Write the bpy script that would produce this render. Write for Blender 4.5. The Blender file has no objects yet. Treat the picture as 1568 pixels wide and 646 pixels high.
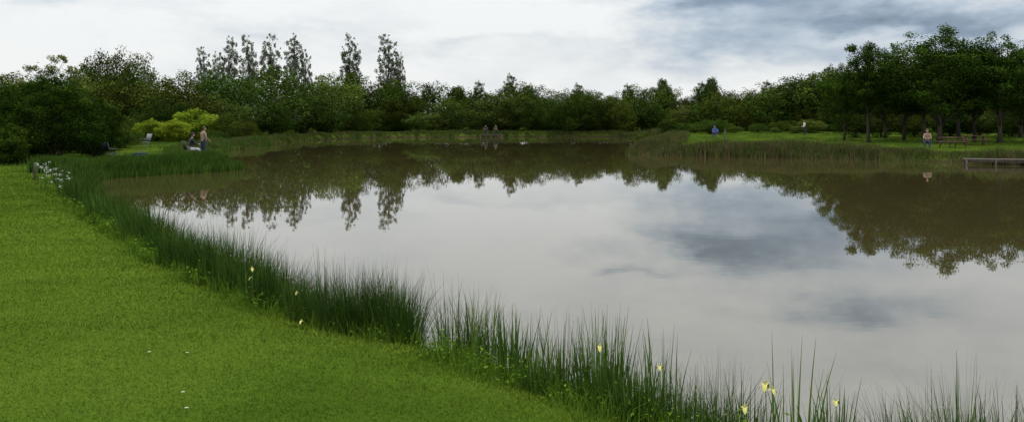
import bpy, math
import numpy as np
from mathutils import Vector
R = np.random.RandomState(7)
scene = bpy.context.scene

# ------------------------------------------------------------------ helpers
def new_mat(name):
    m = bpy.data.materials.new(name); m.use_nodes = True
    nt = m.node_tree; nt.nodes.clear()
    return m, nt
def N(nt, t, **kw):
    n = nt.nodes.new(t)
    for k, v in kw.items(): setattr(n, k, v)
    return n
def ramp(nt, fac, stops):
    r = N(nt, 'ShaderNodeValToRGB')
    el = r.color_ramp.elements
    while len(el) < len(stops): el.new(0.5)
    for e, (p, c) in zip(el, stops):
        e.position = p; e.color = (*c, 1)
    nt.links.new(fac, r.inputs[0])
    return r.outputs[0]

def leaf_mat(name, dark, light, transl=0.0, objvar=0.35):
    m, nt = new_mat(name)
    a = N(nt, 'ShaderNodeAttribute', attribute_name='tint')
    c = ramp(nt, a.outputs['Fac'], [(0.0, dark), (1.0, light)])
    if objvar > 0:
        oi = N(nt, 'ShaderNodeObjectInfo')
        mr = N(nt, 'ShaderNodeMapRange'); mr.inputs[3].default_value = 1-objvar; mr.inputs[4].default_value = 1+objvar
        nt.links.new(oi.outputs['Random'], mr.inputs[0])
        hs = N(nt, 'ShaderNodeHueSaturation')
        nt.links.new(c, hs.inputs['Color']); nt.links.new(mr.outputs[0], hs.inputs['Value'])
        mr2 = N(nt, 'ShaderNodeMapRange'); mr2.inputs[3].default_value = 0.5-0.07*objvar; mr2.inputs[4].default_value = 0.5+0.07*objvar
        mul = N(nt, 'ShaderNodeMath', operation='FRACT'); m7 = N(nt, 'ShaderNodeMath', operation='MULTIPLY'); m7.inputs[1].default_value = 7.31
        nt.links.new(oi.outputs['Random'], m7.inputs[0]); nt.links.new(m7.outputs[0], mul.inputs[0]); nt.links.new(mul.outputs[0], mr2.inputs[0])
        nt.links.new(mr2.outputs[0], hs.inputs['Hue']); c = hs.outputs[0]
    p = N(nt, 'ShaderNodeBsdfDiffuse'); nt.links.new(c, p.inputs['Color'])
    o = N(nt, 'ShaderNodeOutputMaterial')
    if transl > 0:
        t = N(nt, 'ShaderNodeBsdfTranslucent'); mx = N(nt, 'ShaderNodeMixShader'); mx.inputs[0].default_value = transl
        nt.links.new(c, t.inputs['Color']); nt.links.new(p.outputs[0], mx.inputs[1]); nt.links.new(t.outputs[0], mx.inputs[2]); nt.links.new(mx.outputs[0], o.inputs[0])
    else: nt.links.new(p.outputs[0], o.inputs[0])
    return m

def plain_mat(name, c1, c2=None, rough=0.7, scale=8.0, spec=0.3):
    m, nt = new_mat(name)
    c2 = c2 or tuple(x*0.75 for x in c1)
    tc = N(nt, 'ShaderNodeTexCoord'); no = N(nt, 'ShaderNodeTexNoise')
    no.inputs['Scale'].default_value = scale; no.inputs['Detail'].default_value = 5
    nt.links.new(tc.outputs['Object'], no.inputs['Vector'])
    c = ramp(nt, no.outputs['Fac'], [(0.3, c2), (0.7, c1)])
    p = N(nt, 'ShaderNodeBsdfPrincipled'); p.inputs['Roughness'].default_value = rough
    p.inputs['Specular IOR Level'].default_value = spec
    b = N(nt, 'ShaderNodeBump'); b.inputs['Strength'].default_value = 0.3; b.inputs['Distance'].default_value = 0.02
    nt.links.new(no.outputs['Fac'], b.inputs['Height']); nt.links.new(b.outputs[0], p.inputs['Normal'])
    o = N(nt, 'ShaderNodeOutputMaterial')
    nt.links.new(c, p.inputs['Base Color']); nt.links.new(p.outputs[0], o.inputs[0])
    return m

class MB:
    """mesh builder, quads only"""
    def __init__(s): s.V=[]; s.F=[]; s.M=[]; s.T=[]; s.n=0
    def add(s, V, F, mat=0, tint=0.5):
        V = np.asarray(V, float).reshape(-1,3); F = np.asarray(F, int).reshape(-1,4)
        s.V.append(V); s.F.append(F+s.n); s.M.append(np.full(len(F), mat, int))
        t = np.empty(len(V)); t[:] = tint; s.T.append(t); s.n += len(V)
    def tube(s, P, rad, seg=6, mat=0, tint=0.5, cap=True):
        P = np.asarray(P, float); rad = np.asarray(rad, float)
        n = len(P); V = []
        for i in range(n):
            d = P[min(i+1,n-1)]-P[max(i-1,0)]; d /= (np.linalg.norm(d)+1e-9)
            u = np.cross(d, [0.13,1,0.07] if abs(d[1])<0.9 else [1,0,0]); u /= np.linalg.norm(u); v = np.cross(d,u)
            a = np.arange(seg)*2*np.pi/seg
            V.append(P[i] + rad[i]*(np.outer(np.cos(a),u)+np.outer(np.sin(a),v)))
        F = []
        for i in range(n-1):
            for j in range(seg):
                k=(j+1)%seg; F.append((i*seg+j, i*seg+k, (i+1)*seg+k, (i+1)*seg+j))
        V = np.vstack(V)
        if cap:
            V = np.vstack([V, P[0][None], P[-1][None]])
            a0=len(V)-2; a1=a0+1
            for j in range(0,seg-seg%2,2):
                k=(j+1)%seg; l=(j+2)%seg
                F.append((a0,l,k,j)); b=(n-1)*seg; F.append((a1,b+j,b+k,b+l))
        s.add(V,F,mat,tint)
    def box(s, c, size, mat=0, rz=0.0, rx=0.0, tint=0.5):
        x,y,z = np.array(size)/2.0
        V = np.array([[-x,-y,-z],[x,-y,-z],[x,y,-z],[-x,y,-z],[-x,-y,z],[x,-y,z],[x,y,z],[-x,y,z]])
        cr,sr = math.cos(rx),math.sin(rx); V = V @ np.array([[1,0,0],[0,cr,-sr],[0,sr,cr]]).T
        cr,sr = math.cos(rz),math.sin(rz); V = V @ np.array([[cr,-sr,0],[sr,cr,0],[0,0,1]]).T
        s.add(V+np.array(c), [(3,2,1,0),(4,5,6,7),(0,1,5,4),(1,2,6,5),(2,3,7,6),(3,0,4,7)], mat, tint)
    def ball(s, c, r, mat=0, nu=10, nv=7, fn=None, tint=0.5):
        r = np.array(r)*np.ones(3); V=[]
        for i in range(nv+1):
            th = np.pi*(0.02+0.96*i/nv)
            for j in range(nu):
                ph = 2*np.pi*j/nu
                V.append([math.sin(th)*math.cos(ph), math.sin(th)*math.sin(ph), math.cos(th)])
        V=np.array(V)
        if fn is not None: V = fn(V)
        F=[(i*nu+j, (i+1)*nu+j, (i+1)*nu+(j+1)%nu, i*nu+(j+1)%nu) for i in range(nv) for j in range(nu)]
        s.add(V*r+np.array(c), F, mat, tint)
    def leaves(s, C, size, mat, tint, flat=0.5, aspect=0.55):
        n=len(C); C=np.asarray(C)
        t=R.normal(size=(n,3)); t[:,2]*=flat; t/=np.linalg.norm(t,axis=1)[:,None]
        b=R.normal(size=(n,3)); b[:,2]*=flat; b=np.cross(t,b); b=np.cross(b,t); b/= (np.linalg.norm(b,axis=1)[:,None]+1e-9)
        sz=(size*R.uniform(.6,1.3,n))[:,None]*0.5
        V=np.stack([C-t*sz, C+b*sz*aspect, C+t*sz, C-b*sz*aspect],axis=1).reshape(-1,3)
        F=np.arange(4*n).reshape(-1,4)
        s.add(V,F,mat,np.repeat(tint,4) if np.ndim(tint) else tint)
    def blades(s, B, L, W, lean, mat, tint, seg=3, az=None, droop=0.5):
        n=len(B)
        if n==0: return
        az=R.uniform(0,2*np.pi,n) if az is None else az
        d=np.stack([np.cos(az),np.sin(az),np.zeros(n)],1)
        wa=R.uniform(0,2*np.pi,n); w=np.stack([np.cos(wa),np.sin(wa),np.zeros(n)],1)
        V=[]
        for i in range(seg+1):
            f=i/seg
            h=L*f*(1-droop*lean*f*f*0.5)
            out=L*lean*(0.35*f+0.65*f*f)
            p=B+d*out[:,None]; p[:,2]=B[:,2]+h*np.sqrt(np.clip(1-(lean*f*0.7)**2,.1,1))
            ww=(W*(1.0-0.92*f**1.6)*0.5)[:,None]
            V += [p-w*ww, p+w*ww]
        V=np.stack(V,1).reshape(-1,3); k=2*(seg+1)
        F=[]
        base=np.arange(n)*k
        for i in range(seg):
            F.append(np.stack([base+2*i,base+2*i+1,base+2*i+3,base+2*i+2],1))
        s.add(V,np.vstack(F),mat,np.repeat(tint,k) if np.ndim(tint) else tint)
    def mesh(s, name, mats, smooth=False):
        V=np.vstack(s.V); F=np.vstack(s.F); M=np.concatenate(s.M); T=np.concatenate(s.T)
        me=bpy.data.meshes.new(name)
        me.vertices.add(len(V)); me.vertices.foreach_set('co', V.astype(np.float32).ravel())
        me.loops.add(len(F)*4); me.loops.foreach_set('vertex_index', F.astype(np.int32).ravel())
        me.polygons.add(len(F)); me.polygons.foreach_set('loop_start', (np.arange(len(F))*4).astype(np.int32))
        for m in mats: me.materials.append(m)
        me.polygons.foreach_set('material_index', M.astype(np.int32))
        if smooth: me.polygons.foreach_set('use_smooth', np.ones(len(F),bool))
        me.update(calc_edges=True)
        at=me.attributes.new('tint','FLOAT','POINT'); at.data.foreach_set('value', T.astype(np.float32))
        return me
def obj(name, me, loc=(0,0,0), rz=0.0, sc=1.0, parent=None):
    o=bpy.data.objects.new(name, me); scene.collection.objects.link(o)
    o.location=loc; o.rotation_euler=(0,0,rz); o.scale=(sc,)*3 if np.isscalar(sc) else sc
    if parent: o.parent=parent
    return o
def empty(name, loc=(0,0,0), rz=0.0):
    o=bpy.data.objects.new(name,None); scene.collection.objects.link(o); o.location=loc; o.rotation_euler=(0,0,rz); o.empty_display_size=.3
    return o
def sines(x,y,f,seed):
    q=np.random.RandomState(seed); r=0
    for i in range(6):
        a=q.uniform(0,6.28); k=f*q.uniform(.6,1.9); r=r+np.sin((x*math.cos(a)+y*math.sin(a))*k+q.uniform(0,6.28))
    return r/6*1.6

# ------------------------------------------------------------------ pond outline (metres; viewer stands at 0,0)
pond=np.array([(12,1),(6,4.4),(3.6,5.5),(2.3,6.1),(1.35,6.6),(0.8,7.15),(0.2,7.8),(-0.5,8.7),(-1.4,9.4),(-2.5,10.5),(-4.4,13.0),(-7.3,17.5),
 (-10.8,22.9),(-15,30.5),(-17.3,35.5),(-18.2,38),(-16.5,41),(-14.6,43.6),(-14.3,46),(-17,51),(-21,61),(-24,72),(-25,92),(-27,116),(-19,131),
 (-8,136),(6,138),(20,138),(22,125),(18,108),(13.5,85),(9.8,70),(9.4,65.5),(14,62),(22,58.5),(24,55),(29,50.5),(38,46),(60,40),(64,16),(44,0),(22,-1)],float)
def chaikin(P,k):
    for _ in range(k):
        Q=np.roll(P,-1,0); P=np.stack([.75*P+.25*Q,.25*P+.75*Q],1).reshape(-1,2)
    return P
PP=chaikin(pond,2)
def sd(x,y):
    x=np.atleast_1d(np.asarray(x,float)); y=np.atleast_1d(np.asarray(y,float)); shp=x.shape; x=x.ravel(); y=y.ravel()
    best=np.full(len(x),1e18); ins=np.zeros(len(x),bool)
    A=PP; B=np.roll(PP,-1,0)
    for (ax,ay),(bx,by) in zip(A,B):
        dx,dy=bx-ax,by-ay; t=np.clip(((x-ax)*dx+(y-ay)*dy)/(dx*dx+dy*dy),0,1)
        best=np.minimum(best,(x-ax-t*dx)**2+(y-ay-t*dy)**2)
        if by!=ay:
            c=((ay>y)!=(by>y)) & (x<(bx-ax)*(y-ay)/(by-ay)+ax); ins^=c
    d=np.sqrt(best); d[ins]*=-1
    d=d+0.10*sines(x,y,2.2,3)*np.clip(np.hypot(x,y)/8,0.3,3)
    return d.reshape(shp)
def gz(x,y,s=None):
    x=np.atleast_1d(np.asarray(x,float)); y=np.atleast_1d(np.asarray(y,float))
    if s is None: s=sd(x,y)
    H=0.45+0.03*sines(x,y,0.5,5)+0.004*np.clip(y-70,0,400)+0.008*np.clip(s-6,0,30)
    return np.where(s>0, H*(1-np.exp(-np.abs(s)/.42)), -0.8*(1-np.exp(-np.abs(s)/1.0)))
def at(b,d):   # bearing slope, distance -> ground position
    x=b*d; return (x,d,float(gz(x,d)[0]))
F0=1358.0
def brg(p): return (p-784)/F0

# ------------------------------------------------------------------ camera
cam=bpy.data.cameras.new('camera'); co=bpy.data.objects.new('camera',cam); scene.collection.objects.link(co)
co.location=(0,0,2.5); co.rotation_euler=(math.radians(90),0,0)
cam.sensor_width=36; cam.lens=36*1358/1568; cam.shift_y=-0.088; cam.clip_end=8000; cam.clip_start=0.05
scene.camera=co
scene.view_settings.view_transform='Standard'; scene.view_settings.look='None'; scene.view_settings.exposure=0

# ------------------------------------------------------------------ sky
SUN_EL,SUN_AZ=math.radians(58),math.radians(-50)   # azimuth from +Y toward +X
w=bpy.data.worlds.new('World'); scene.world=w; w.use_nodes=True; nt=w.node_tree; nt.nodes.clear()
def mth(op,a,b=None,c=None,clamp=False):
    n=N(nt,'ShaderNodeMath',operation=op); n.use_clamp=clamp
    for i,q in enumerate((a,b,c)):
        if q is None: continue
        if isinstance(q,(int,float)): n.inputs[i].default_value=q
        else: nt.links.new(q,n.inputs[i])
    return n.outputs[0]
tc=N(nt,'ShaderNodeTexCoord')
def noise(scale,detail,rough,vec,dist=0):
    n=N(nt,'ShaderNodeTexNoise'); n.inputs['Scale'].default_value=scale; n.inputs['Detail'].default_value=detail
    n.inputs['Roughness'].default_value=rough; n.inputs['Distortion'].default_value=dist
    nt.links.new(vec,n.inputs['Vector']); return n
mp=N(nt,'ShaderNodeMapping'); mp.inputs['Scale'].default_value=(1,1,2.6); nt.links.new(tc.outputs['Generated'],mp.inputs[0])
warp=noise(8,4,.55,mp.outputs[0])
sx=N(nt,'ShaderNodeSeparateXYZ'); nt.links.new(tc.outputs['Generated'],sx.inputs[0])
sw=N(nt,'ShaderNodeSeparateColor'); nt.links.new(warp.outputs['Color'],sw.inputs[0])
az=mth('ARCTAN2',sx.outputs[0],sx.outputs[1]); el=mth('ARCSINE',sx.outputs[2])
azw=mth('ADD',az,mth('MULTIPLY',mth('SUBTRACT',sw.outputs[0],.5),.28))
elw=mth('ADD',el,mth('MULTIPLY',mth('SUBTRACT',sw.outputs[1],.5),.10))
def blob(a,e,wa,we,s):
    u=mth('DIVIDE',mth('SUBTRACT',azw,a),wa); v=mth('DIVIDE',mth('SUBTRACT',elw,e),we)
    return mth('MULTIPLY',mth('EXPONENT',mth('MULTIPLY',mth('ADD',mth('MULTIPLY',u,u),mth('MULTIPLY',v,v)),-1)),s)
dark=None
for b in [(.46,.108,.14,.020,.85),(.28,.082,.11,.026,.62),(.47,.072,.10,.012,.40),(.24,.125,.06,.022,.60),(.28,.140,.12,.026,.42),(.42,.190,.07,.018,.45),(.14,.165,.04,.006,.3),
          (-.46,.125,.06,.008,.22),(-.05,.09,.10,.008,.14),(-.25,.11,.10,.008,.12),(-.9,.2,.25,.08,.5),(1.2,.25,.3,.1,.6),(.0,.115,.12,.02,-.12),(.36,.088,.08,.008,-.25),(.05,.16,.15,.03,-.10)]:
    q=blob(*b); dark=q if dark is None else mth('ADD',dark,q)
n1=noise(5,7,.58,mp.outputs[0],.3); n2=noise(16,6,.6,mp.outputs[0])
mott=mth('ADD',mth('MULTIPLY',mth('SUBTRACT',n1.outputs['Fac'],.5),.65),mth('MULTIPLY',mth('SUBTRACT',n2.outputs['Fac'],.5),.42))
dk=mth('ADD',mth('MULTIPLY',dark,mth('ADD',.85,mth('MULTIPLY',mott,1.5))),mth('MULTIPLY',mott,.60))
dk=mth('ADD',dk,.06)
dk=mth('SUBTRACT',dk,mth('MULTIPLY',mth('EXPONENT',mth('MULTIPLY',mth('MAXIMUM',el,0),-22)),.12),clamp=True)
cr=N(nt,'ShaderNodeValToRGB'); nt.links.new(dk,cr.inputs[0]); e=cr.color_ramp.elements
e[0].position=0; e[0].color=(.90,.92,.92,1); e[1].position=1; e[1].color=(.17,.22,.28,1)
for p,c in [(.16,(.73,.77,.80)),(.40,(.49,.57,.66)),(.7,(.27,.35,.45))]:
    x=e.new(p); x.color=(*c,1)
# an overcast sky is brighter overhead than near the horizon
mrz=N(nt,'ShaderNodeMapRange'); mrz.interpolation_type='SMOOTHSTEP'
for i_,v_ in ((1,.05),(2,.85),(3,1.0),(4,2.3)): mrz.inputs[i_].default_value=v_
nt.links.new(sx.outputs[2],mrz.inputs[0])
sky=N(nt,'ShaderNodeTexSky'); sky.sky_type='NISHITA'; sky.sun_disc=False; sky.sun_elevation=SUN_EL; sky.sun_rotation=SUN_AZ
sc10=N(nt,'ShaderNodeVectorMath',operation='SCALE'); nt.links.new(cr.outputs[0],sc10.inputs[0]); nt.links.new(mth('MULTIPLY',mrz.outputs[0],10),sc10.inputs['Scale'])
mix=N(nt,'ShaderNodeMix',data_type='RGBA'); mix.inputs['Factor'].default_value=.94
nt.links.new(sky.outputs[0],mix.inputs['A']); nt.links.new(sc10.outputs[0],mix.inputs['B'])
bg=N(nt,'ShaderNodeBackground'); bg.inputs[1].default_value=.1; nt.links.new(mix.outputs['Result'],bg.inputs[0])
wo=N(nt,'ShaderNodeOutputWorld'); nt.links.new(bg.outputs[0],wo.inputs[0])
sl=bpy.data.lights.new('sun','SUN'); sl.energy=1.4; sl.angle=math.radians(14); sl.color=(1,.96,.88)
so=bpy.data.objects.new('sun',sl); scene.collection.objects.link(so)
dv=Vector((math.sin(SUN_AZ)*math.cos(SUN_EL),math.cos(SUN_AZ)*math.cos(SUN_EL),math.sin(SUN_EL)))
so.rotation_euler=dv.to_track_quat('Z','Y').to_euler(); so.location=dv*50

# ------------------------------------------------------------------ ground
u=np.linspace(-1,1,420); k=7.6
gx=np.sinh(u*k)/np.sinh(k)*3500
gx=gx+u*55
v=np.linspace(-.62,1,460); gy=np.sinh(v*k)/np.sinh(k)*4000+v*110+6
X,Y=np.meshgrid(gx,gy); S=sd(X,Y); Z=gz(X,Y,S)
nx,ny=len(gx),len(gy)
idx=np.arange(nx*ny).reshape(ny,nx)
Fq=np.stack([idx[:-1,:-1],idx[:-1,1:],idx[1:,1:],idx[1:,:-1]],-1).reshape(-1,4)
g=MB(); g.add(np.stack([X,Y,Z],-1).reshape(-1,3),Fq,0,.5)
m,nt2=new_mat('grass_ground')
geo=N(nt2,'ShaderNodeNewGeometry'); 
def nz(s,d=5,r=.55):
    n=N(nt2,'ShaderNodeTexNoise'); n.inputs['Scale'].default_value=s; n.inputs['Detail'].default_value=d; n.inputs['Roughness'].default_value=r
    nt2.links.new(geo.outputs['Position'],n.inputs['Vector']); return n.outputs['Fac']
ca=ramp(nt2,nz(.35,6,.6),[(.3,(.045,.082,.008)),(.5,(.070,.122,.012)),(.72,(.10,.155,.018))])
cb=ramp(nt2,nz(25,4,.7),[(.3,(.45,.45,.45)),(.7,(1,1,1))])
mm=N(nt2,'ShaderNodeMix',data_type='RGBA',blend_type='MULTIPLY'); mm.inputs['Factor'].default_value=.8
nt2.links.new(ca,mm.inputs['A']); nt2.links.new(cb,mm.inputs['B'])
sp=N(nt2,'ShaderNodeSeparateXYZ'); nt2.links.new(geo.outputs['Position'],sp.inputs[0])
mr=N(nt2,'ShaderNodeMapRange'); mr.inputs[1].default_value=.04; mr.inputs[2].default_value=.30; nt2.links.new(sp.outputs[2],mr.inputs[0])
m2=N(nt2,'ShaderNodeMix',data_type='RGBA'); nt2.links.new(mr.outputs[0],m2.inputs['Factor']); m2.inputs['A'].default_value=(.05,.038,.022,1); nt2.links.new(mm.outputs['Result'],m2.inputs['B'])
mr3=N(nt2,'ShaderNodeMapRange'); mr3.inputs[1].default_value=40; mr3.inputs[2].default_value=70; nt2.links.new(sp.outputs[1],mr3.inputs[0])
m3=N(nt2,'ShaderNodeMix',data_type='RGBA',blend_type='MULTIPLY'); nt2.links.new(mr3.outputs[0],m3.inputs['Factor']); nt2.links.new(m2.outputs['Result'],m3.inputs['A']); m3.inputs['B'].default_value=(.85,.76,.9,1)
p=N(nt2,'ShaderNodeBsdfDiffuse')
bp=N(nt2,'ShaderNodeBump'); bp.inputs['Distance'].default_value=.04; bp.inputs['Strength'].default_value=.6; nt2.links.new(nz(30,4,.7),bp.inputs['Height']); nt2.links.new(bp.outputs[0],p.inputs['Normal'])
nt2.links.new(m3.outputs['Result'],p.inputs['Color']); o=N(nt2,'ShaderNodeOutputMaterial'); nt2.links.new(p.outputs[0],o.inputs[0])
obj('ground',g.mesh('ground',[m],smooth=True))

# ------------------------------------------------------------------ water
m,nt2=new_mat('pond_water')
geo=N(nt2,'ShaderNodeNewGeometry')
mpn=N(nt2,'ShaderNodeMapping'); mpn.inputs['Scale'].default_value=(.7,1.0,1); nt2.links.new(geo.outputs['Position'],mpn.inputs[0])
def nz2(s,d=3,r=.5):
    n=N(nt2,'ShaderNodeTexNoise'); n.inputs['Scale'].default_value=s; n.inputs['Detail'].default_value=d; n.inputs['Roughness'].default_value=r
    nt2.links.new(mpn.outputs[0],n.inputs['Vector']); return n.outputs['Fac']
ad=N(nt2,'ShaderNodeMath',operation='MULTIPLY_ADD'); nt2.links.new(nz2(.8,2),ad.inputs[0]); ad.inputs[1].default_value=2.0; nt2.links.new(nz2(3.5,2),ad.inputs[2])
bp=N(nt2,'ShaderNodeBump'); bp.inputs['Distance'].default_value=.001; bp.inputs['Strength'].default_value=.35; nt2.links.new(ad.outputs[0],bp.inputs['Height'])
p=N(nt2,'ShaderNodeBsdfPrincipled'); p.inputs['Roughness'].default_value=.008; p.inputs['IOR'].default_value=2.3
cc=ramp(nt2,nz2(.08,4),[(.3,(.044,.035,.013)),(.7,(.056,.045,.018))])
nt2.links.new(cc,p.inputs['Base Color']); nt2.links.new(bp.outputs[0],p.inputs['Normal'])
o=N(nt2,'ShaderNodeOutputMaterial'); nt2.links.new(p.outputs[0],o.inputs[0])
g=MB(); g.add([(-32,-4,0),(70,-4,0),(70,145,0),(-32,145,0)],[(0,1,2,3)])
obj('pond_water',g.mesh('pond_water',[m]))

# ------------------------------------------------------------------ vegetation materials
bark=plain_mat('bark',(.06,.05,.038),(.025,.02,.015),.9,6)
L_dark=leaf_mat('leaf_dark',(.018,.034,.005),(.072,.105,.016),objvar=.4)
L_mid =leaf_mat('leaf_mid',(.026,.046,.008),(.098,.135,.024),objvar=.4)
L_pop =leaf_mat('leaf_poplar',(.075,.095,.055),(.17,.20,.13),.35,objvar=.1)
L_right=leaf_mat('leaf_oak',(.012,.028,.004),(.058,.105,.013),objvar=.15)
L_yel =leaf_mat('leaf_golden',(.10,.15,.010),(.24,.32,.03),.2,objvar=.15)
L_brn =leaf_mat('leaf_bronze',(.07,.06,.03),(.13,.11,.05))

def crown_tree(name, seed, H, base, rx, leafmat, nclump=55, nleaf=12000, lsize=.28, trunk_r=.18, shape='round', clr=(.16,.30), limbs=10, fill=.35, rmin=.35):
    global R
    R=np.random.RandomState(seed); g=MB()
    cz=(H+base)/2; rz=(H-base)/2
    lean=R.uniform(-.03,.03,2)*H
    top=H*.92
    zs=np.linspace(0,1,8); TP=np.stack([lean[0]*zs**2+.012*H*np.sin(zs*5+seed), lean[1]*zs**2+.01*H*np.sin(zs*4+seed*2), zs*top-.15],1)
    TP[0,:2]=0
    g.tube(TP, trunk_r*(1-.88*zs)*np.where(zs==0,1.5,1), 8, 0)
    def wf(z,th):
        if shape=='round': q=1.0
        elif shape=='cone': q=.45+.75*(1-(z+1)/2)
        elif shape=='poplar': q=np.sqrt((1-np.abs(z)**5+.02)/(1-z*z+.06))*(1.0-.22*z)*.8
        elif shape=='layer': q=.92+.16*np.sin(z*7+seed+th)
        else: q=1.0+.2*np.maximum(-z,0)
        return q*(1+.13*np.sin(2*th+seed)+.10*np.sin(3*th+2.3*seed+2.5*z))
    C=[];RR=[];TT=[]
    while len(C)<nclump:
        q=R.uniform(-1,1,3); r=np.linalg.norm(q)
        if r>1 or r<rmin: continue
        z=q[2]; w_=wf(z,math.atan2(q[1],q[0])); jit=R.normal(size=3)*.04
        c=np.array([q[0]*rx*w_, q[1]*rx*w_, cz+z*rz*.94])+jit*rx
        f=(c[2]/H)**2; c[0]+=lean[0]*f; c[1]+=lean[1]*f
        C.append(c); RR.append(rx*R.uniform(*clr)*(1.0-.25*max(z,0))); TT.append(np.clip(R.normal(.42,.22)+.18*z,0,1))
    C=np.array(C);RR=np.array(RR);TT=np.array(TT)
    order=R.permutation(nclump)[:limbs]
    for i in order:
        c=C[i]; z0=np.clip(c[2]-R.uniform(.5,1)*np.hypot(c[0],c[1])*(2.2 if shape=='poplar' else 1)-.08*H, base*.6, top*.9)
        tpt=np.array([np.interp(z0+.15,TP[:,2],TP[:,k]) for k in range(2)]+[z0])
        mid=(tpt+c)/2+np.array([0,0,.04*H])*R.uniform(-.5,.5)
        rr=trunk_r*(1-.8*z0/H)*.45
        g.tube([tpt,mid,c],[rr,rr*.6,rr*.2],5,0)
    nf=int(nleaf*fill); nc=nleaf-nf
    wts=RR**2; wts/=wts.sum(); pick=R.choice(nclump,nc,p=wts)
    d=R.normal(size=(nc,3)); d/=np.linalg.norm(d,axis=1)[:,None]
    rad=R.uniform(.1,1.15,nc)**.6
    P=C[pick]+d*(rad*RR[pick])[:,None]*np.array([1,1,1.5 if shape=='poplar' else .75])
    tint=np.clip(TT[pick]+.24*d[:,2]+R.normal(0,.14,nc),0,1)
    if nf:
        q=R.normal(size=(nf,3)); q/=np.linalg.norm(q,axis=1)[:,None]; q*=(R.rand(nf)**.45)[:,None]*.93
        ww=wf(q[:,2],np.arctan2(q[:,1],q[:,0])); fz=((cz+q[:,2]*rz)/H)**2
        Q=np.stack([q[:,0]*rx*ww+lean[0]*fz,q[:,1]*rx*ww+lean[1]*fz,cz+q[:,2]*rz*.94],1)
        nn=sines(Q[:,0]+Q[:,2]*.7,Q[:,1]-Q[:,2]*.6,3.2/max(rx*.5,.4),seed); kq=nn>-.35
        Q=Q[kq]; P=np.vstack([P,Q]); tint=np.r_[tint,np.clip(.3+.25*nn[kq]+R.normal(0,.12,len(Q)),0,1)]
    P[:,2]=np.maximum(P[:,2],.03)
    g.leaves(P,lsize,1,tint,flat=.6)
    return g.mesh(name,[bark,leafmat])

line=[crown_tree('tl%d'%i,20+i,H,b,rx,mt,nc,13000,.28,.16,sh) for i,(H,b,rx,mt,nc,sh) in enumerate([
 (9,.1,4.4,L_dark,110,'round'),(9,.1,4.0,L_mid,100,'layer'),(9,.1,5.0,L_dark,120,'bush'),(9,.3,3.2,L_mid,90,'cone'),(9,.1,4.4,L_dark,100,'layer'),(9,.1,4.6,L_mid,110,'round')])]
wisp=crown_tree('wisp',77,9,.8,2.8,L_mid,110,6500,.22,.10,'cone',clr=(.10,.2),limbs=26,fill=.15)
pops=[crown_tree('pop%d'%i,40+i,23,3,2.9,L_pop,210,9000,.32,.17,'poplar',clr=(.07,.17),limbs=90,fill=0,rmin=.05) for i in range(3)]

RR_=np.random.RandomState(5)
def place(name, mesh, px, d, top=None, H=9, h=None, wide=1.0, parent=None, rz=None):
    x,y,z=at(brg(px),d)
    if h is None: h=2.5+(185-top)*d/F0-z
    s=h/H
    return obj(name,mesh,(x,y,z-.05),RR_.uniform(0,6.28) if rz is None else rz,(s*wide,s*wide,s),parent)
row=empty('distant_tree_row',(0,150,0))
def kid(o):
    o.parent=row; o.location=(o.location[0],o.location[1]-150,o.location[2])
prof_px=[-250,-50,60,110,180,230,250,330,420,480,520,560,600,650,700,740,780,830,880,940,1000,1080,1160,1210,1270,1350,1500,1800]
prof_t =[100,108,114,118,116,116,106,101,105,118,108,111,122,130,134,134,126,132,122,132,134,128,130,118,106,108,108,95]
dist_px=[-250,0,300,420,480,560,700,980,1150,1400,1800]; dist_d=[70,82,98,118,135,146,150,152,150,130,110]
px=-230.0
while px<1800:
    d=np.interp(px,dist_px,dist_d); t=np.interp(px,prof_px,prof_t)
    k=RR_.choice([0,1,2,3,4,5],p=[.26,.12,.22,.06,.12,.22]) 
    kid(place('tree',line[k],px,d+RR_.uniform(-3,8),top=t+RR_.uniform(-9,17),wide=RR_.uniform(.9,1.3)))
    if RR_.rand()<.14: kid(place('tree',wisp,px+RR_.uniform(-10,10),d+10,top=t-RR_.uniform(0,9),wide=.8))
    px+=RR_.uniform(22,46)*130/d
px=-230.0
while px<1800:
    d=np.interp(px,dist_px,dist_d)-RR_.uniform(4,8)
    k=RR_.choice([0,2,5,4]); 
    kid(place('bush',line[k],px,d,h=RR_.uniform(2.4,6.2)*(d/130)**.6,wide=RR_.uniform(1.1,1.6)))
    px+=RR_.uniform(22,44)*130/d
for _ in range(26):
    px=RR_.uniform(395,980); d=np.interp(px,[395,430,470,520,980],[104,124,137,143,146])
    kid(place('bush',line[RR_.choice([0,2,5])],px,d+RR_.uniform(-1,1),h=RR_.uniform(1.1,2.6),wide=RR_.uniform(1.3,2)))
for px,d,t in [(850,141,150),(868,140,140),(895,141,142),(925,141,148),(950,140,150),(820,142,150)]:
    kid(place('bush',line[RR_.choice([0,2])],px,d,top=t,wide=1.0))
for px,t,d,wd in [(150,74,118,.62),(198,71,120,.66),(128,98,116,.6),(172,104,116,.7),(215,98,118,.6)]: place('broadleaf_tree',line[0],px,d,top=t,wide=wd)
for px,t,d,wd in [(312,64,190,.95),(350,50,196,1.05),(382,45,200,1.0),(414,45,198,1.05),(450,46,196,1.25),(468,68,200,.8),(330,74,200,1.0),(537,46,200,1.15),(596,44,196,1.25),(614,76,204,.8)]:
    place('poplar_tree',pops[RR_.randint(3)],px,d,top=t,H=23,wide=wd)
for px,t in [(735,119),(780,108),(1016,116),(1088,114),(1272,94),(962,124),(655,124)]: place('pine_tree' if px in(1016,1088) else 'ash_tree',line[3] if px in(1016,1088) else wisp,px,158,top=t,wide=.7)

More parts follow.
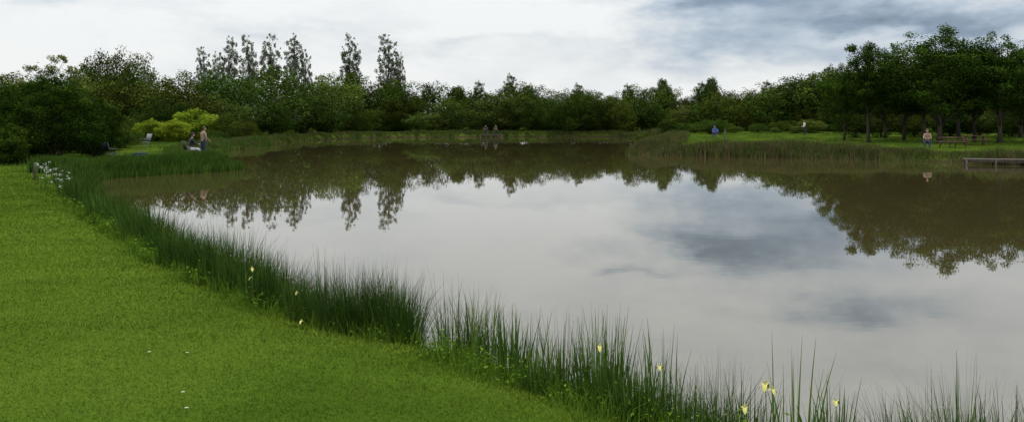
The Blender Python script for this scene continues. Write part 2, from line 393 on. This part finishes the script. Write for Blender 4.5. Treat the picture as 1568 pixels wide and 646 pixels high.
# right-hand mature trees
rt=[crown_tree('rt%d'%i,60+i,10,2.4,rx,L_right,nc,34000,.17,.17,sh,clr=(.13,.24),limbs=26,fill=.3) for i,(rx,nc,sh) in enumerate([(3.6,130,'round'),(3.0,120,'layer'),(3.4,120,'layer')])]
for i,(px,t,d,wd) in enumerate([(1292,96,84,.9),(1330,58,78,.9),(1384,72,82,1.05),(1438,38,75,1.2),(1492,68,80,1.05),(1530,46,74,1.05),(1590,58,78,1.0),(1415,76,90,1.1),(1650,50,74,1.1),(1562,76,90,1.1),(1468,70,92,1.1),(1355,90,92,1.1)]):
    place('oak_tree',rt[i%3],px,d,top=t,H=10,wide=wd)
for px,d,h in [(1310,96,2.6),(1350,98,3),(1400,97,3),(1455,99,3.4),(1500,98,3),(1550,95,3.2),(1600,94,3)]:
    kid(place('bush',line[RR_.choice([0,2,5])],px,d,h=h,wide=1.6))
for _ in range(24):
    px=RR_.uniform(990,1330); d=RR_.uniform(120,138)
    kid(place('bush',line[RR_.choice([0,2,5])],px,d,h=RR_.uniform(.9,2.2),wide=RR_.uniform(1.5,2.4)))

# left-hand near trees and shrubs
lt=crown_tree('lt',81,6,.5,2.7,L_right,170,56000,.10,.11,'cone',clr=(.11,.22),limbs=40,fill=.25)
lw=crown_tree('lw',82,6,2.0,1.6,L_mid,70,7000,.10,.07,'round',clr=(.10,.2),limbs=30,fill=.05)
place('alder_tree',lt,84,43,top=106,H=6,wide=1.15)
place('ash_tree',lw,80,44,top=76,H=6,wide=1.0)
place('alder_tree',lt,145,47,top=140,H=6,wide=1.0)
place('alder_tree',lt,8,45,top=118,H=6,wide=1.1)
place('alder_tree',lt,45,50,top=116,H=6,wide=1.1)
sb=crown_tree('sb',83,3,.05,1.7,L_right,80,24000,.11,.06,'bush')
for px,d,h in [(10,41,1.9),(-40,42,2.3),(38,43.5,1.4),(150,50,1.7),(-90,44,2.8),(0,50,3.2),(60,52,2.6),(120,56,2.6)]: place('shrub',sb,px,d,h=h,H=3,wide=1.1)
gb=crown_tree('gb',84,2.4,.05,1.35,L_yel,70,11000,.13,.05,'bush')
for px,d,t in [(232,84,180),(268,83,180),(300,87,164),(250,87,184)]: place('golden_shrub',gb,px,d,top=t,H=2.4,wide=1.1)
bb=crown_tree('bb',85,5,.1,2.8,L_brn,60,7000,.2,.08,'bush')
place('bronze_shrub',bb,258,95,top=154,H=5,wide=1.1)
for px,d,h in [(345,88,2.8),(370,91,2.2),(334,80,1.2),(190,66,1.6),(150,62,2.2),(205,74,1.2),(320,82,1.4)]: place('shrub',line[2],px,d,h=h,wide=1.3)

# ------------------------------------------------------------------ lawn grass
R=np.random.RandomState(11)
G_lawn=leaf_mat('lawn_blade',(.045,.086,.008),(.160,.232,.026),0,objvar=0)
n=620000
dd=4.2*np.exp(R.uniform(0,1,n)*math.log(43/4.2)); bb_=R.uniform(-.68,.28,n); xx=bb_*dd; yy=dd
keep=(R.rand(n)<np.clip(dd/9,.5,1))&((yy<9)|(xx<1.3-.42*(yy-6)))
xx,yy,dd=xx[keep],yy[keep],dd[keep]; s=sd(xx,yy); kk=(s>.40)&((s<18)); xx,yy,dd,s=xx[kk],yy[kk],dd[kk],s[kk]
zz=gz(xx,yy,s); n=len(xx)
fz=np.clip(dd/6.5,.9,5); edge=np.exp(-(s-.40)/.2)
ti=np.clip(.44+.20*sines(xx,yy,.9,21)+.16*sines(xx,yy,3.0,22)+.10*sines(xx,yy,9.0,24)+.20*sines(xx,yy,.33,23)+R.normal(0,.09,n)+.25*edge,0,1)
g=MB(); g.blades(np.stack([xx,yy,zz-.004],1),(.024*fz**.5+.08*edge*R.rand(n))*R.uniform(.6,1.3,n),.0058*fz,R.uniform(.3,1.1,n),0,ti,seg=1)
obj('lawn_grass',g.mesh('lawn_grass',[G_lawn]))

g=MB(); 
D=[(-.409*7.7,7.7),(-.371*6.6,6.6),(-.367*6.25,6.25)]
for _ in range(5):
    d=R.uniform(6,16); D.append((R.uniform(-.56,-.2)*d,d))
for x,y in D:
    if sd(x,y)[0]<.6: continue
    z=float(gz(x,y)[0])+.03
    g.tube([(x,y,z-.04),(x,y,z)],[.002,.0015],4,1)
    for a in range(8):
        an=a*math.pi/4; c,s_=math.cos(an),math.sin(an)
        g.add([(x,y,z),(x+.009*c-.004*s_,y+.009*s_+.004*c,z+.003),(x+.016*c,y+.016*s_,z+.002),(x+.009*c+.004*s_,y+.009*s_-.004*c,z+.003)],[(0,1,2,3)],0)
    g.ball((x,y,z+.003),(.005,.005,.004),2,6,4)
white=plain_mat('white_petal',(.6,.62,.55),(.45,.47,.4),.6); stem=plain_mat('stem',(.06,.12,.02)); yel=plain_mat('yellow_petal',(.55,.52,.16),(.42,.40,.08),.5)
obj('daisies',g.mesh('daisies',[white,stem,yel]))

# ------------------------------------------------------------------ reeds
G_rush=leaf_mat('rush_blade',(.010,.028,.005),(.066,.125,.020),.1,objvar=0)
G_flag=leaf_mat('flag_blade',(.025,.060,.008),(.105,.180,.030),.2,objvar=0)
G_dry=leaf_mat('dry_blade',(.045,.045,.018),(.13,.110,.050),.1,objvar=0)
G_mead=leaf_mat('meadow_blade',(.022,.040,.008),(.095,.130,.030),.1,objvar=0)
def along(P): return np.r_[0,np.cumsum(np.hypot(*np.diff(P,axis=0).T))]
def open_chaikin(P,k):
    for _ in range(k):
        Q=np.stack([.75*P[:-1]+.25*P[1:],.25*P[:-1]+.75*P[1:]],1).reshape(-1,2); P=np.vstack([P[:1],Q,P[-1:]])
    return P
def bank_sample(A,B,n,rng):
    P=open_chaikin(pond[A:B+1],2); L=along(P); t=rng.uniform(0,L[-1],n)
    x=np.interp(t,L,P[:,0]); y=np.interp(t,L,P[:,1])
    i=np.clip(np.searchsorted(L,t)-1,0,len(P)-2); d=P[i+1]-P[i]; d=d/np.hypot(*d.T)[:,None]
    return x,y,t,d,L[-1]
g=MB(); R=np.random.RandomState(31)
x,y,t,d,Lt=bank_sample(0,15,2300,R)
nrm=np.stack([d[:,1],-d[:,0]],1)
nrm=nrm*np.where(sd(x+nrm[:,0],y+nrm[:,1])>0,-1,1)[:,None]
clumps=[]
for i in range(len(x)):
    dist=math.hypot(x[i],y[i]); off=R.uniform(-.48,.26)
    if dist>14 and R.rand()<.25: continue
    cx,cy=x[i]+nrm[i,0]*off,y[i]+nrm[i,1]*off
    b=cx/max(cy,1)
    lo=.60 if b<-.1 else (.58 if b<.14 else .50)
    am=1.0 if b<.14 else .55
    if R.rand()>(lo+am*(.32*math.sin(t[i]*2.1)+.30*math.sin(t[i]*5.3+1))): continue
    if cy>4 and -.116<b<-.080: continue
    clumps.append((cx,cy,dist))
CL=np.array(clumps); CZ=gz(CL[:,0],CL[:,1])
acc={0:[],1:[],2:[]}
for (cx,cy,dist),zb in zip(clumps,CZ):
    b=cx/max(cy,1)
    nb=int(R.uniform(50,95)*(1.0 if dist<14 else .6)); rad=R.uniform(.06,.15)*(1+dist/30)
    flag=R.rand()<(.55 if b>-.085 else .10)
    r=rad*np.sqrt(R.rand(nb)); a=R.uniform(0,6.28,nb)
    bx,by=cx+r*np.cos(a),cy+r*np.sin(a)
    if b<-.10: topz=R.uniform(.80,1.12)
    elif b<.16: topz=R.uniform(.74,1.02)
    else: topz=R.uniform(.66,1.0)
    if dist>18: topz=R.uniform(.7,1.0)
    topz*=.84+.16*math.sin(cx*2.1+cy*3.3)
    hh=max(topz-max(zb,0)*.8,.3)
    tall=hh*R.uniform(.5,1.1,nb)
    wf=max(1,dist/8)
    ct=R.normal(.42,.22)
    if flag:
        q=int(nb*.4)
        acc[1].append(np.stack([bx[:q],by[:q],tall[:q]*1.02,R.uniform(.011,.020,q)*wf**.7,R.uniform(.02,.30,q)**1.3,np.clip(ct+R.normal(0,.16,q),0,1),a[:q]],1))
    else:
        acc[0].append(np.stack([bx,by,tall,R.uniform(.004,.0075,nb)*wf,R.uniform(.03,.6,nb)**1.3,np.clip(ct+R.normal(0,.18,nb),0,1),a+R.normal(0,.5,nb)],1))
    if R.rand()<.3:
        q=6; acc[2].append(np.stack([bx[:q],by[:q],tall[:q]*1.12,np.full(q,.004)*wf,R.uniform(.05,.5,q),R.uniform(.4,1,q),a[:q]],1))
for mi,seg in ((0,3),(1,4),(2,4)):
    A=np.vstack(acc[mi]); z=np.maximum(gz(A[:,0],A[:,1]),-.25)
    g.blades(np.stack([A[:,0],A[:,1],z-.01],1),A[:,2]+np.maximum(-z,0)*.8,A[:,3],A[:,4],mi,A[:,5],seg,az=A[:,6])
obj('reed_bed',g.mesh('reed_bed',[G_rush,G_flag,G_dry]))
# low weeds between lawn and reeds
g=MB(); x,y,t,d,Lt=bank_sample(0,15,420,R)
nr=np.stack([d[:,1],-d[:,0]],1); x=x+R.normal(0,.12,420); y=y+R.normal(0,.12,420)
nr*=np.where(sd(x+nr[:,0],y+nr[:,1])<sd(x,y),-1,1)[:,None]
o_=R.uniform(.25,.50,420); x+=nr[:,0]*o_; y+=nr[:,1]*o_; z=gz(x,y)
PL=[];TL=[];SL=[];BL=[]
for i in range(420):
    dist=math.hypot(x[i],y[i])
    if R.rand()<.45:
        k=120; q=R.normal(size=(k,3))*np.array([.12,.12,.07]); P=q+np.array([x[i],y[i],z[i]+.09]); P[:,2]=np.maximum(P[:,2],.1)
        PL.append(P); TL.append(np.clip(R.normal(.5,.15)+R.normal(0,.15,k)+q[:,2]*2,0,1)); SL.append(np.full(k,.035*max(1,dist/10)))
    k=70; BL.append(np.stack([x[i]+R.normal(size=k)*.13,y[i]+R.normal(size=k)*.13,np.full(k,.006)*max(1,dist/9)],1))
g.leaves(np.vstack(PL),np.concatenate(SL),0,np.concatenate(TL),flat=.5)
B_=np.vstack(BL); k=len(B_)
g.blades(np.stack([B_[:,0],B_[:,1],gz(B_[:,0],B_[:,1])-.01],1),R.uniform(.08,.32,k),B_[:,2],R.uniform(.1,.8,k),0,np.clip(R.normal(.6,.2,k),0,1),2)
obj('bank_weeds',g.mesh('bank_weeds',[leaf_mat('weed_leaf',(.030,.072,.008),(.12,.20,.02),.15,objvar=0)]))

def margin(name,A,B,n,off,hgt,wd,mats,dryp,seed,lean=.4,cl=25):
    R_=np.random.RandomState(seed); g=MB()
    x,y,t,d,Lt=bank_sample(A,B,n,R_)
    nr=np.stack([d[:,1],-d[:,0]],1); 
    o=R_.uniform(off[0],off[1],n); sgn=np.where(sd(x+nr[:,0]*2,y+nr[:,1]*2)>0,1,-1); x=x+nr[:,0]*o*sgn; y=y+nr[:,1]*o*sgn
    hv=1+.55*sines(x,y,.7,seed); x=np.repeat(x,cl); y=np.repeat(y,cl); h=np.repeat(hv,cl); ct=np.repeat(R_.normal(.45,.22,n),cl); m_=np.repeat(R_.rand(n)<dryp,cl)
    N_=len(x); x=x+R_.normal(0,.22,N_); y=y+R_.normal(0,.22,N_); z=np.maximum(gz(x,y),-.1)-.02
    global R
    R=R_
    for mi in (0,1):
        k=(m_==bool(mi)); 
        if k.sum(): g.blades(np.stack([x,y,z],1)[k],hgt*np.clip(h[k],.25,1.7)*R_.uniform(.6,1.15,k.sum()),np.full(k.sum(),wd),R_.uniform(.05,lean,k.sum()),mi,np.clip(ct[k]+R_.normal(0,.15,k.sum()),0,1),2)
    obj(name,g.mesh(name,mats))
margin('reed_bed',14,18,1000,(-.3,1.6),.5,.03,[G_rush,G_flag],.35,41)
margin('reed_bed',17,22,700,(-.3,2.5),.45,.05,[G_mead,G_flag],.3,42)
margin('reed_bed',20,28,1000,(-.3,2.0),.38,.09,[G_mead,G_dry],.2,43)
margin('reed_bed',30,35,1300,(-.3,2.4),.62,.05,[G_dry,G_mead],.45,44)
margin('reed_bed',27,32,700,(-.3,3),.5,.07,[G_mead,G_dry],.4,45)
margin('reed_bed',34,39,600,(-.3,1.6),.40,.05,[G_mead,G_dry],.3,46)
def meadow(name,n,b0,b1,d0,d1,h,wd,seed,mats,cl=14):
    global R
    R=np.random.RandomState(seed); g=MB()
    d=R.uniform(d0,d1,n); b=R.uniform(b0,b1,n); x=b*d; y=d; k=sd(x,y)>.5; x,y=x[k],y[k]; n=len(x)
    hv=np.clip(.8+.6*sines(x,y,.35,seed),.2,2); ct=np.repeat(np.clip(.5+.3*sines(x,y,.2,seed+1)+R.normal(0,.15,n),0,1),cl)
    x=np.repeat(x,cl)+R.normal(0,.3,n*cl); y=np.repeat(y,cl)+R.normal(0,.3,n*cl); N_=n*cl
    g.blades(np.stack([x,y,gz(x,y)-.02],1),h*np.repeat(hv,cl)*R.uniform(.6,1.2,N_),np.full(N_,wd),R.uniform(.1,.6,N_),0,ct,1)
    obj(name,g.mesh(name,mats))
meadow('meadow_grass',2500,-.62,-.27,40,95,.18,.05,51,[G_flag])
meadow('meadow_grass',3000,.13,.62,52,140,.16,.08,52,[G_flag])

g=MB(); R=np.random.RandomState(61)
def iris(px,py,d,q=.5):
    x=brg(px)*d; z=2.5-(py-185)*d/F0
    base=max(float(gz(x,d)[0]),-.1); g.tube([(x+.02,d,base),(x+.01,d,(base+z)/2),(x,d,z)],[.004,.0035,.003],6,0)
    for a in range(3):
        an=a*2.094+R.uniform(0,1); c,s_=math.cos(an)*q,math.sin(an)*q; w_=.022
        P=[(x,d,z),(x+.03*c-w_*s_,d+.03*s_+w_*c,z+.018*q),(x+.055*c-w_*s_*.8,d+.055*s_+w_*c*.8,z-.02*q),(x+.06*c,d+.06*s_,z-.045*q),(x+.055*c+w_*s_*.8,d+.055*s_-w_*c*.8,z-.02*q),(x+.03*c+w_*s_,d+.03*s_-w_*c,z+.018*q)]
        g.add(P,[(0,1,2,5),(5,2,3,4)],1)
        an+=1.047; c,s_=math.cos(an)*q,math.sin(an)*q
        g.add([(x,d,z),(x+.012*c-.01*s_,d+.012*s_+.01*c,z+.03*q),(x+.018*c,d+.018*s_,z+.06*q),(x+.012*c+.01*s_,d+.012*s_-.01*c,z+.03*q)],[(0,1,2,3)],1)
for f in [(386,412,10.2,.6),(384,426,10.3),(455,448,9.6),(918,532,6.9,.6),(1010,562,6.6),(1172,590,6.15,.75),(1182,597,6.3,.6),(1140,625,6.0,.65),(1280,615,5.9),(462,492,9.0)]: iris(*f)
obj('yellow_iris_flowers',g.mesh('yellow_iris_flowers',[stem,yel]))
g=MB()
for _ in range(30):
    px=R.uniform(55,108); d=R.uniform(24,30); x=brg(px)*d; 
    b0=float(gz(x,d)[0]); z=b0+R.uniform(.3,.7)
    g.tube([(x,d,b0),(x,d,z)],[.006,.004],4,0)
    for _k in range(9):
        a=R.uniform(0,6.28); r=R.uniform(0,.07); q=(x+r*math.cos(a),d+r*math.sin(a),z+.03+R.uniform(-.03,.03))
        g.ball(q,(.013,.013,.008),1,5,3)
obj('cow_parsley',g.mesh('cow_parsley',[stem,white]))

# ------------------------------------------------------------------ objects
wood=plain_mat('weathered_wood',(.10,.085,.065),(.045,.036,.028),.85,5)
skin=plain_mat('skin',(.42,.24,.17),(.36,.20,.14),.5,20); hair=plain_mat('hair',(.04,.025,.015),None,.6,30)
black=plain_mat('black_fabric',(.02,.02,.024),None,.8); navy=plain_mat('navy_fabric',(.02,.03,.07),None,.8); blue=plain_mat('blue_fabric',(.04,.09,.34),(.03,.07,.28),.6)
whitef=plain_mat('white_fabric',(.55,.55,.53),(.45,.45,.45),.8); tan=plain_mat('tan_fabric',(.30,.20,.15),None,.8); olive=plain_mat('olive_fabric',(.06,.065,.03),None,.8)
metal=plain_mat('metal_tube',(.12,.12,.125),None,.5,10,.4); greyf=plain_mat('grey_fabric',(.20,.23,.24),(.14,.16,.17),.8)
eyem=plain_mat('eye_dark',(.02,.015,.01),None,.3); lipm=plain_mat('lips',(.30,.12,.10),None,.5)

def person(name, loc, rz, pose='sit', top=black, legs=olive, shoes=black, hat=None, rod=True):
    root=empty(name,loc,rz)
    if pose=='sit':
        J=dict(pel=(0,0,.54),sp=(0,.03,.76),ch=(0,.07,.97),nk=(0,.11,1.12),hd=(0,.13,1.19))
        for s,t in ((-1,'l'),(1,'r')):
            J.update({'sh'+t:(s*.19,.07,1.04),'el'+t:(s*.25,.2,.80),'wr'+t:(s*.12,.42,.78),'hp'+t:(s*.10,.03,.52),'kn'+t:(s*.15,.46,.52),'an'+t:(s*.15,.50,.10),'to'+t:(s*.16,.70,.05)})
    else:
        J=dict(pel=(0,0,.95),sp=(0,.02,1.15),ch=(0,.03,1.36),nk=(0,.03,1.50),hd=(0,.045,1.57))
        for s,t in ((-1,'l'),(1,'r')):
            J.update({'sh'+t:(s*.19,.02,1.43),'el'+t:(s*.26,.03,1.13),'wr'+t:(s*.20,.24,1.02),'hp'+t:(s*.10,0,.92),'kn'+t:(s*.12,.03,.50),'an'+t:(s*.13,-.02,.10),'to'+t:(s*.15,.17,.05)})
    rad=dict(pel=.15,sp=.135,ch=.155,nk=.06,hd=.055,sh=.075,el=.052,wr=.034,hp=.10,kn=.068,an=.048,to=.042)
    names=list(J); E=[('pel','sp'),('sp','ch'),('ch','nk'),('nk','hd')]
    for t in 'lr': E+=[('ch','sh'+t),('sh'+t,'el'+t),('el'+t,'wr'+t),('pel','hp'+t),('hp'+t,'kn'+t),('kn'+t,'an'+t),('an'+t,'to'+t)]
    me=bpy.data.meshes.new(name+'_skel'); me.from_pydata([J[k] for k in names],[(names.index(a),names.index(b)) for a,b in E],[])
    ob=bpy.data.objects.new('tmp',me); scene.collection.objects.link(ob)
    sm=ob.modifiers.new('s','SKIN'); sm.use_smooth_shade=True; 
    for i,k in enumerate(names):
        r=rad.get(k,rad.get(k[:2],.05)); sv=me.skin_vertices[0].data[i]; sv.radius=(r,r*(.8 if k in('ch','sp','pel') else 1)); sv.use_root=(k=='pel')
    ss=ob.modifiers.new('u','SUBSURF'); ss.levels=1
    dg=bpy.context.evaluated_depsgraph_get(); bm=bpy.data.meshes.new_from_object(ob.evaluated_get(dg)); bpy.data.objects.remove(ob)
    bm.materials.clear()
    for mt in (top,legs,shoes,skin): bm.materials.append(mt)
    P={k:np.array(J[k]) for k in names}
    for f in bm.polygons:
        c=np.array(f.center); best=(9,None)
        for a,b in E:
            ab=P[b]-P[a]; tt=np.clip(np.dot(c-P[a],ab)/np.dot(ab,ab),0,1); dd_=np.linalg.norm(c-P[a]-tt*ab)
            if dd_<best[0]: best=(dd_,a,b,tt)
        a,b=best[1],best[2]
        f.material_index = 3 if b=='hd' else 2 if a[:2]=='an' else 1 if (a[:2] in('hp','kn') or b[:2]=='hp') else 0
    obj('body',bm,parent=root)
    g=MB(); hx,hy,hz=J['hd']; hc=(hx,hy+.025,hz+.10)
    def headfn(V):
        V=V.copy(); lo=np.clip(-V[:,2],0,1); V[:,0]*=1-.35*lo; V[:,1]*=1-.15*lo; V[:,1]+=.12*lo; return V
    g.ball(hc,(.077,.098,.118),0,16,12,headfn)
    g.tube([(hx,hc[1]+.088,hc[2]+.02),(hx,hc[1]+.118,hc[2]-.02)],[.008,.015],6,0)
    for s in(-1,1):
        g.ball((hx+s*.03,hc[1]+.086,hc[2]+.012),(.012,.008,.008),1,8,5); g.ball((hx+s*.08,hc[1]-.005,hc[2]),(.012,.022,.032),0,8,6)
    g.ball((hx,hc[1]+.088,hc[2]-.052),(.024,.010,.006),2,8,4)
    def hairfn(V):
        V=V.copy(); f=(V[:,1]>.1)&(V[:,2]<.45); V[f,2]=.45; V[V[:,2]<-.35,2]=-.35; return V
    g.ball((hc[0],hc[1]-.008,hc[2]+.012),(.084,.102,.118),3,16,10,hairfn)
    if hat:
        g.ball((hc[0],hc[1],hc[2]+.055),(.092,.108,.085),4,14,8,lambda V:np.where(V[:,2:3]<0,V*[1,1,.1],V))
        g.box((hc[0],hc[1]+.13,hc[2]+.055),(.13,.11,.012),4)
    obj('head',g.mesh('head',[skin,eyem,lipm,hair,hat or hair],smooth=True),parent=root)
    g=MB()
    for t,s in(('l',-1),('r',1)):
        w_=P['wr'+t]; d=P['wr'+t]-P['el'+t]; d/=np.linalg.norm(d); side=np.array([1,0,0])-d*d[0]; side/=np.linalg.norm(side); dn=np.cross(side,d); dn*= -1 if dn[2]>0 else 1
        g.tube([w_-d*.02,w_+d*.02,w_+d*.05,w_+d*.085],[.028,.034,.040,.034],8,0)
        for i,l in enumerate((.062,.075,.080,.070)):
            q=w_+d*.08+side*(i-1.5)*.019*s; g.tube([q,q+d*l*.45+dn*.006,q+d*l*.65+dn*l*.45,q+d*l*.4+dn*l*.75],[.0095,.009,.008,.006],6,0)
        q=w_+d*.03-side*s*.03; g.tube([q,q+d*.03-side*s*.022+dn*.01,q+d*.055-side*s*.01+dn*.03],[.012,.010,.008],6,0)
    obj('hands',g.mesh('hands',[skin],smooth=True),parent=root)
    if rod:
        g=MB(); a=P['wrr']+np.array([0,.07,-.03]); b=a+np.array([-.3,3.0,.35])
        g.tube([a-np.array([0,.3,.03]),a,(a+b)/2+np.array([0,0,.05]),b],[.012,.012,.006,.002],6,0)
        obj('fishing_rod',g.mesh('fishing_rod',[black]),parent=root)
    return root
def camp_chair(name,loc,rz,fab,sc=1.0):
    g=MB()
    for s in(-1,1):
        g.tube([(s*.26,.24,0),(s*.26,-.2,.44)],[.012]*2,6,0); g.tube([(s*.26,-.24,0),(s*.26,.22,.44)],[.012]*2,6,0)
        g.tube([(s*.26,-.2,.40),(s*.26,-.38,.98)],[.012]*2,6,0); g.tube([(s*.27,-.26,.66),(s*.27,.22,.64),(s*.26,.22,.42)],[.014]*3,6,0)
    g.box((0,.01,.425),(.5,.44,.02),1); g.box((0,-.31,.74),(.5,.02,.48),1,rx=.30)
    return obj(name,g.mesh(name,[metal,fab]),loc,rz,sc)
x,y,z=at(brg(291),48); person('angler',(x,y,z),-.9,'sit',black,whitef,black,hat=black); camp_chair('camp_chair',(x,y,z),-.9,olive)
x,y,z=at(brg(311),50.5); person('angler',(x,y,z),-.7,'stand',tan,navy,black,rod=False)
x,y,z=at(brg(171),45); camp_chair('camp_chair',(x,y,z),-.6,navy)
x,y,z=at(brg(222),66); camp_chair('camp_chair',(x,y,z),2.6,greyf,1.1)
g=MB(); g.box((0,0,.17),(.62,.42,.3),0); g.box((0,0,.35),(.66,.46,.05),1); g.box((0,.36,.30),(.8,.3,.04),0)
for sx_ in(-.36,.36): g.tube([(sx_,.48,.3),(sx_,.48,0)],[.012]*2,6,2)
g.tube([(-.2,0,.37),(-.15,0,.46),(.15,0,.46),(.2,0,.37)],[.012]*4,6,2)
x,y,z=at(brg(214),46.5); obj('tackle_box',g.mesh('tackle_box',[blue,navy,metal]),(x,y,z),.4)
def platform(name,loc,rz,wid,dep,hz=.42,posts=3):
    g=MB(); npk=int(wid/.15)
    for i in range(npk): g.box((-wid/2+.075+i*.15,0,hz),(.135,dep,.035),0,tint=R.rand())
    for yy_ in(-dep/2+.1,dep/2-.1): g.box((0,yy_,hz-.095),(wid,.06,.15),0)
    for i in range(posts):
        for yy_ in(-dep/2+.04,dep/2-.04): xx_=-wid/2+.1+i*(wid-.2)/(posts-1); g.tube([(xx_,yy_,-.7),(xx_,yy_,hz-.03)],[.06,.055],8,0)
    return obj(name,g.mesh(name,[wood]),loc,rz)
x,y=brg(752)*134.5,134.5; platform('fishing_platform',(x,y,0),.05,3.4,1.6)
person('angler',(x-.8,y+.1,.44),3.0,'sit',black,black,black,hat=olive); camp_chair('camp_chair',(x-.8,y+.1,.44),3.0,black)
person('angler',(x+.7,y+.2,.44),3.3,'sit',olive,black,black); camp_chair('camp_chair',(x+.7,y+.2,.44),3.3,black)
x,y,z=at(brg(1095),98); person('angler',(x,y,z),2.6,'sit',blue,navy,black,hat=blue); camp_chair('camp_chair',(x,y,z),2.6,blue)
x,y,z=at(brg(1232),112); person('walker',(x,y,z),1.6,'stand',whitef,navy,black,rod=False)
x,y,z=at(brg(1420),64); person('angler',(x,y,z),2.7,'sit',tan,navy,black); camp_chair('camp_chair',(x,y,z),2.7,olive)
g=MB()
for i in range(5): g.box((0,-.3+i*.15,.75),(1.8,.135,.04),0)
for s in(-1,1):
    for i in(0,1): g.box((0,s*(.66+i*.14),.45),(1.8,.125,.04),0)
for sx_ in(-.65,.65):
    g.box((sx_,0,.41),(.05,1.7,.09),0); g.box((sx_,0,.69),(.05,.72,.07),0)
    for s in(-1,1): g.tube([(sx_+.05,s*.25,.7),(sx_+.05,s*.62,0)],[.05,.05],4,0)
me=g.mesh('picnic_table',[plain_mat('picnic_wood',(.13,.075,.045),(.07,.04,.022),.8,5)])
for px,d,r in [(1458,66,.2),(1492,70,-.3)]:
    x,y,z=at(brg(px),d); obj('picnic_table',me,(x,y,z),r)
platform('wooden_jetty',(brg(1545)*50.0,50.0,0),-.35,4.6,1.3,.32,4)
def post(px,d,h,r=.035):
    x=brg(px)*d; z=float(gz(x,d)[0]); g=MB(); g.tube([(0,0,-.3),(.01,0,h*.6),(0,0,h),(0,0,h+.015)],[r,r*.95,r*.9,r*.5],8,0); obj('wooden_post',g.mesh('wooden_post',[wood]),(x,d,z))
post(147,24.0,.55); post(1110,63.5,1.4,.06); post(53,31,.6,.04)
